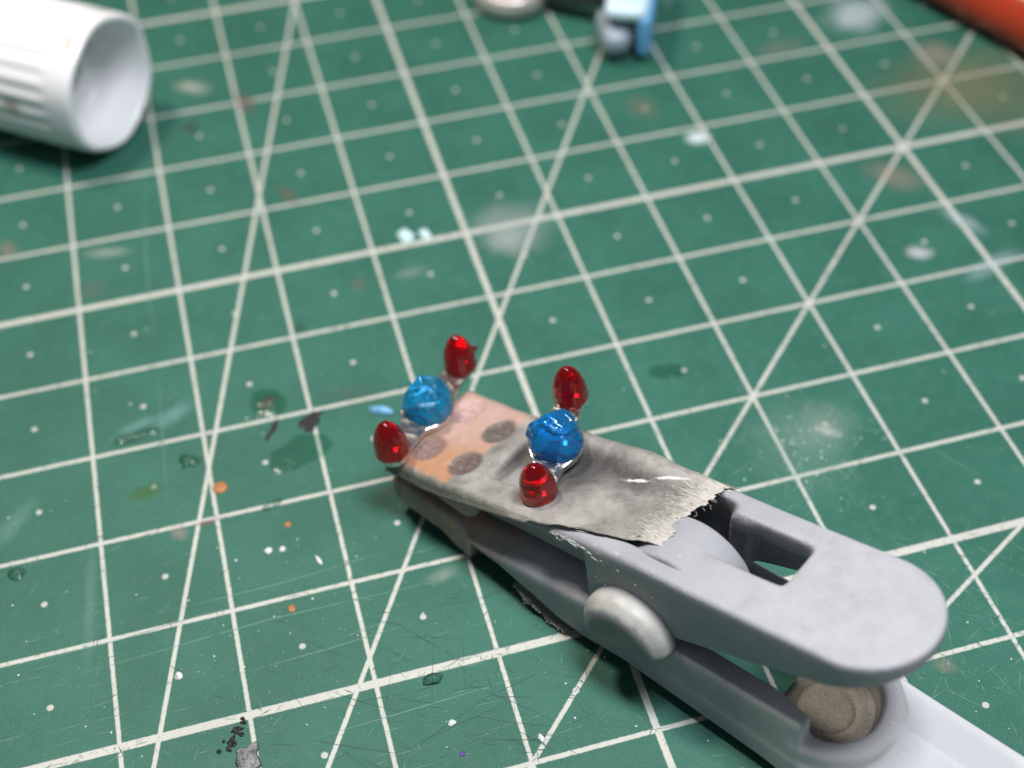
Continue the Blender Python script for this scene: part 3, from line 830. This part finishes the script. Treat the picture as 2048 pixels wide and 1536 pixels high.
M_CYAN = plain('chalk white blue paint', (0.62, 0.83, 0.86), .5, .02, 40, .1)
M_BLACK = plain('black paint smear', (0.018, 0.016, 0.018), .45, .02, 50, .3)
M_GREYL = plain('grey putty', (0.24, 0.24, 0.24), .5, .03, 30, .3)
M_BROWN = plain('brown glue stain', (0.11, 0.10, 0.07), .3, .02, 20, .3)

def drop(name, px, py, rx, ry, h, rz, mat, label, cat, seed=0, amp=.35, group=None, n=36, rings=7, z0=.002):
    """low irregular dome that lies on the mat"""
    p = at(px, py); verts = []; faces = []
    for i in range(rings + 1):
        f = 1 - i / rings
        for k in range(n):
            a = 2 * math.pi * k / n
            r = f * (1 + amp * mnoise.noise(Vector((math.cos(a) * 1.4 + seed * 7.3, math.sin(a) * 1.4, 0))) + amp * .4 * mnoise.noise(Vector((math.cos(a) * 4 + seed, math.sin(a) * 4, 3))))
            verts.append((rx * r * math.cos(a), ry * r * math.sin(a), z0 + h * (1 - f ** 2.2) * (1 + .5 * mnoise.noise(Vector((f * 3 * math.cos(a) + seed, f * 3 * math.sin(a), 5))))))
    for i in range(rings):
        for k in range(n):
            a, b = i * n + k, i * n + (k + 1) % n
            faces.append((a, b, b + n, a + n))
    if mat is not M_GLUE: faces.append(tuple(range(n))[::-1])
    me = mesh(name, verts, faces)
    bm = bmesh.new(); bm.from_mesh(me); bmesh.ops.remove_doubles(bm, verts=bm.verts, dist=1e-5); bmesh.ops.recalc_face_normals(bm, faces=bm.faces); bm.to_mesh(me); bm.free()
    o = link(name, me, mat); o.location = (p[0], p[1], 0); o.rotation_euler = (0, 0, rz)
    return tag(o, label, cat, group)

drop('paint_chip', 762, 822, .115, .05, .05, -.35, M_SKY, 'sky blue paint chip left of the pale blue lens', 'paint chip', 1)
drop('paint_fleck', 811, 472, .085, .12, .05, .1, M_CYAN, 'larger white fleck of paint on the far grid line', 'paint fleck', 2, group='white paint flecks on the mat')
drop('paint_fleck', 850, 468, .06, .09, .03, .2, M_CYAN, 'smaller pale fleck of paint beside the larger white one', 'paint fleck', 3, group='white paint flecks on the mat')
G = 'dried glue drops on the mat'
drop('glue_drop', 537, 806, .19, .17, .022, .5, M_GLUE, 'clear glue drop with a brownish middle, left of the black smear', 'glue drop', 4, group=G)
drop('glue_drop', 600, 905, .30, .17, .018, .2, M_GLUE, 'widest clear glue drop, below the black smear', 'glue drop', 5, .3, group=G)
drop('glue_drop', 378, 922, .09, .09, .03, .3, M_GLUE, 'small clear glue drop inside the crossing of two slanted lines', 'glue drop', 6, .5, group=G)
drop('glue_drop', 865, 1358, .085, .055, .045, .1, M_GLUE, 'shiny glue drop under the bold line at the bottom', 'glue drop', 7, .2, group=G)
drop('glue_drop', 268, 874, .24, .045, .02, .15, M_GLUE, 'long thin glue drop in the left part of the mat', 'glue drop', 8, .2, group=G)
drop('glue_drop', 1335, 742, .16, .10, .015, -.3, M_GLUE, 'faint glue drop right of the far red lens of the rear bar', 'glue drop', 9, .5, group=G)
drop('glue_drop', 545, 1010, .10, .035, .03, .35, M_GLUE, 'narrow glue drop on the grid line right of the orange spot', 'glue drop', 10, .4, group=G)
drop('glue_drop', 33, 1147, .075, .07, .025, 0, M_GLUE, 'round glue drop near the left edge of the mat', 'glue drop', 11, .15, group=G)
drop('brown_stain', 536, 804, .095, .06, .008, .8, M_BROWN, 'brownish dried spot inside the left glue drop', 'stain', 14, .5, z0=.004)
G = 'orange paint spots on the mat'
drop('paint_spot', 440, 975, .068, .068, .010, 0, M_ORANGE, 'largest orange paint spot, beside the slanted line crossing', 'paint spot', 15, .08, group=G)
drop('paint_spot', 576, 1049, .030, .030, .006, 0, M_ORANGE, 'tiny orange paint spot above the two white crumbs', 'paint spot', 16, .2, group=G)
drop('paint_spot', 584, 1217, .034, .034, .006, 0, M_ORANGE, 'small orange paint spot below the sixth grid line', 'paint spot', 17, .25, group=G)
drop('black_smear', 622, 842, .13, .08, .006, .9, M_BLACK, 'black ragged smear over a grid crossing left of the clip', 'smear', 18, .8)
drop('black_smear', 545, 860, .03, .12, .004, -.5, M_BLACK, 'thin dark streak between two glue drops', 'smear', 19, .6)
drop('putty_lump', 497, 1516, .10, .14, .06, -.3, M_GREYL, 'grey putty lump at the bottom edge of the mat', 'putty lump', 21, .5)
p = at(1052, 1508)
drop('purple_fleck', 925, 1508, .022, .02, .006, 0, plain('violet paint', (0.08, 0.04, 0.30), .5), 'tiny violet paint fleck near the bottom edge', 'paint fleck', 22)
G = 'white crumbs on the mat'
for k, (px, py, rx, ry, lb) in enumerate(((537, 1102, .036, .036, 'speckled white crumb, left one of a close pair'), (638, 1121, .02, .055, 'slim white crumb with a pointed end'),
        (565, 1099, .030, .030, 'smooth round white crumb, right one of a close pair'), (358, 1352, .03, .04, 'white crumb on the slanted line at lower left'),
        (780, 935, .015, .04, 'thin white sliver left of the clip tip'), (1083, 1477, .022, .04, 'white crumb near the bottom right of the crossing lines'),
        (905, 1447, .035, .025, 'pale crumb between the bottom grid lines'))):
    drop('white_crumb', px, py, rx, ry, .022, .3, M_DROP_W, lb, 'crumb', 30 + k, .3, group=G)
# crumbly black streak
items = []
for k in range(26):
    f = rnd.random(); q = at(495 - 48 * f + rnd.gauss(0, 5), 1425 + 85 * f + rnd.gauss(0, 4))
    items.append((q[0], q[1], .004, rnd.uniform(.012, .04), rnd.uniform(.010, .025), .008, rnd.uniform(0, 3)))
bs = lumps('black_streak', items, M_BLACK); bs['kind'] = 'stuff'; bs['label'] = 'broken black paint streak at the bottom left grid crossing'

# scratches, fine cuts and specks, all real slivers a hair above the mat
def slivers(name, lines, mat, z):
    verts, faces = [], []
    for (x0, y0, x1, y1, w) in lines:
        dx, dy = x1 - x0, y1 - y0; L = math.hypot(dx, dy) or 1
        nx, ny = -dy / L * w / 2, dx / L * w / 2; b = len(verts); mx, my = (x0 + x1) / 2, (y0 + y1) / 2
        k = rnd.uniform(-.02, .02) * L
        mx += -dy / L * k; my += dx / L * k
        verts += [(x0, y0, z), (mx - nx, my - ny, z), (x1, y1, z), (mx + nx, my + ny, z)]
        faces.append((b, b + 1, b + 2, b + 3))
    o = link(name, mesh(name, verts, faces), mat, smooth=False); o['kind'] = 'stuff'
    return o
def seg(x, y, L, ang, w): return (x - math.cos(ang) * L / 2, y - math.sin(ang) * L / 2, x + math.cos(ang) * L / 2, y + math.sin(ang) * L / 2, w)
light, dark = [], []
for k in range(95):                                            # knife marks along the ruler at lower left
    q = at(rnd.uniform(-50, 1150), rnd.uniform(1080, 1560)); light.append(seg(q[0], q[1], rnd.uniform(.05, .45), rnd.gauss(.06, .05), rnd.uniform(.003, .007)))
for y_, x0, x1 in ((-5.30, -1, 3.6), (-4.86, .2, 2.6), (-5.62, .8, 2.6), (-5.05, -.8, 1.0), (-6.35, 1.2, 3.4)):
    light.append((x0, y_, x1, y_ + .10, .009))
for k in range(150):                                            # scuffed patch right of the clip
    q = at(rnd.gauss(1600, 75), rnd.gauss(895, 75)); light.append(seg(q[0], q[1], rnd.expovariate(9) + .03, rnd.choice([.9, -1.2, .3, 2.4]) + rnd.gauss(0, .3), rnd.uniform(.003, .009)))
for k in range(120):
    q = at(rnd.gauss(1920, 90), rnd.gauss(1250, 130)); light.append(seg(q[0], q[1], rnd.expovariate(8) + .03, rnd.choice([-.9, -1.1, .4, 1.5]) + rnd.gauss(0, .25), rnd.uniform(.003, .008)))
for k in range(160):
    q = at(rnd.uniform(0, 2048), rnd.uniform(650, 1536)); light.append(seg(q[0], q[1], rnd.uniform(.02, .22), rnd.uniform(0, 3.14), rnd.uniform(.003, .006)))
for k in range(90):                                             # dark cuts
    q = at(rnd.gauss(880, 230), rnd.gauss(1400, 110)); dark.append(seg(q[0], q[1], rnd.expovariate(4) + .06, rnd.choice([-.6, -.35, 1.4, .2]) + rnd.gauss(0, .25), rnd.uniform(.003, .008)))
for k in range(420):                                            # nicks across the printed lines
    i = rnd.randint(-1, 9); u = rnd.uniform(-8, 0.0)
    if rnd.random() < .5: dark.append(seg(i + rnd.gauss(0, .02), u, rnd.uniform(.05, .12), rnd.gauss(.2, .7), rnd.uniform(.004, .009)))
    else: dark.append(seg(rnd.uniform(-1, 9), round(u) + rnd.gauss(0, .02), rnd.uniform(.05, .13), rnd.gauss(1.0, .7), rnd.uniform(.004, .009)))
for k in range(90):
    u = rnd.uniform(0, 1); dark.append(seg(3 + 5 * u, -7 + 5 * u, rnd.uniform(.05, .12), rnd.gauss(-.6, .7), .006))
light.append((*at(290, 350)[:2], *at(311, 700)[:2], .012)); light.append((*at(311, 700)[:2], *at(335, 1040)[:2], .008))
slivers('fine_scratches', light, plain('scored vinyl', (0.11, 0.24, 0.19), .6), .0012)
slivers('fine_cuts', dark, plain('dark knife cut', (0.016, 0.060, 0.045), .6), .0022)
sp = []
for k in range(520):
    px, py = rnd.uniform(-60, 2100), rnd.triangular(450, 1540, 1400); q = at(px, py)
    r = .003 + .010 * rnd.random() ** 4
    sp.append((q[0], q[1], .003, r, r * rnd.uniform(.5, 1), r * .5, rnd.uniform(0, 3)))
for k in range(90):
    q = at(rnd.gauss(1620, 60), rnd.gauss(880, 40)); r = .003 + .007 * rnd.random() ** 2
    sp.append((q[0], q[1], .003, r * 1.5, r, r * .4, rnd.uniform(0, 3)))
lumps('white_specks', sp, M_DROP_W)['kind'] = 'stuff'
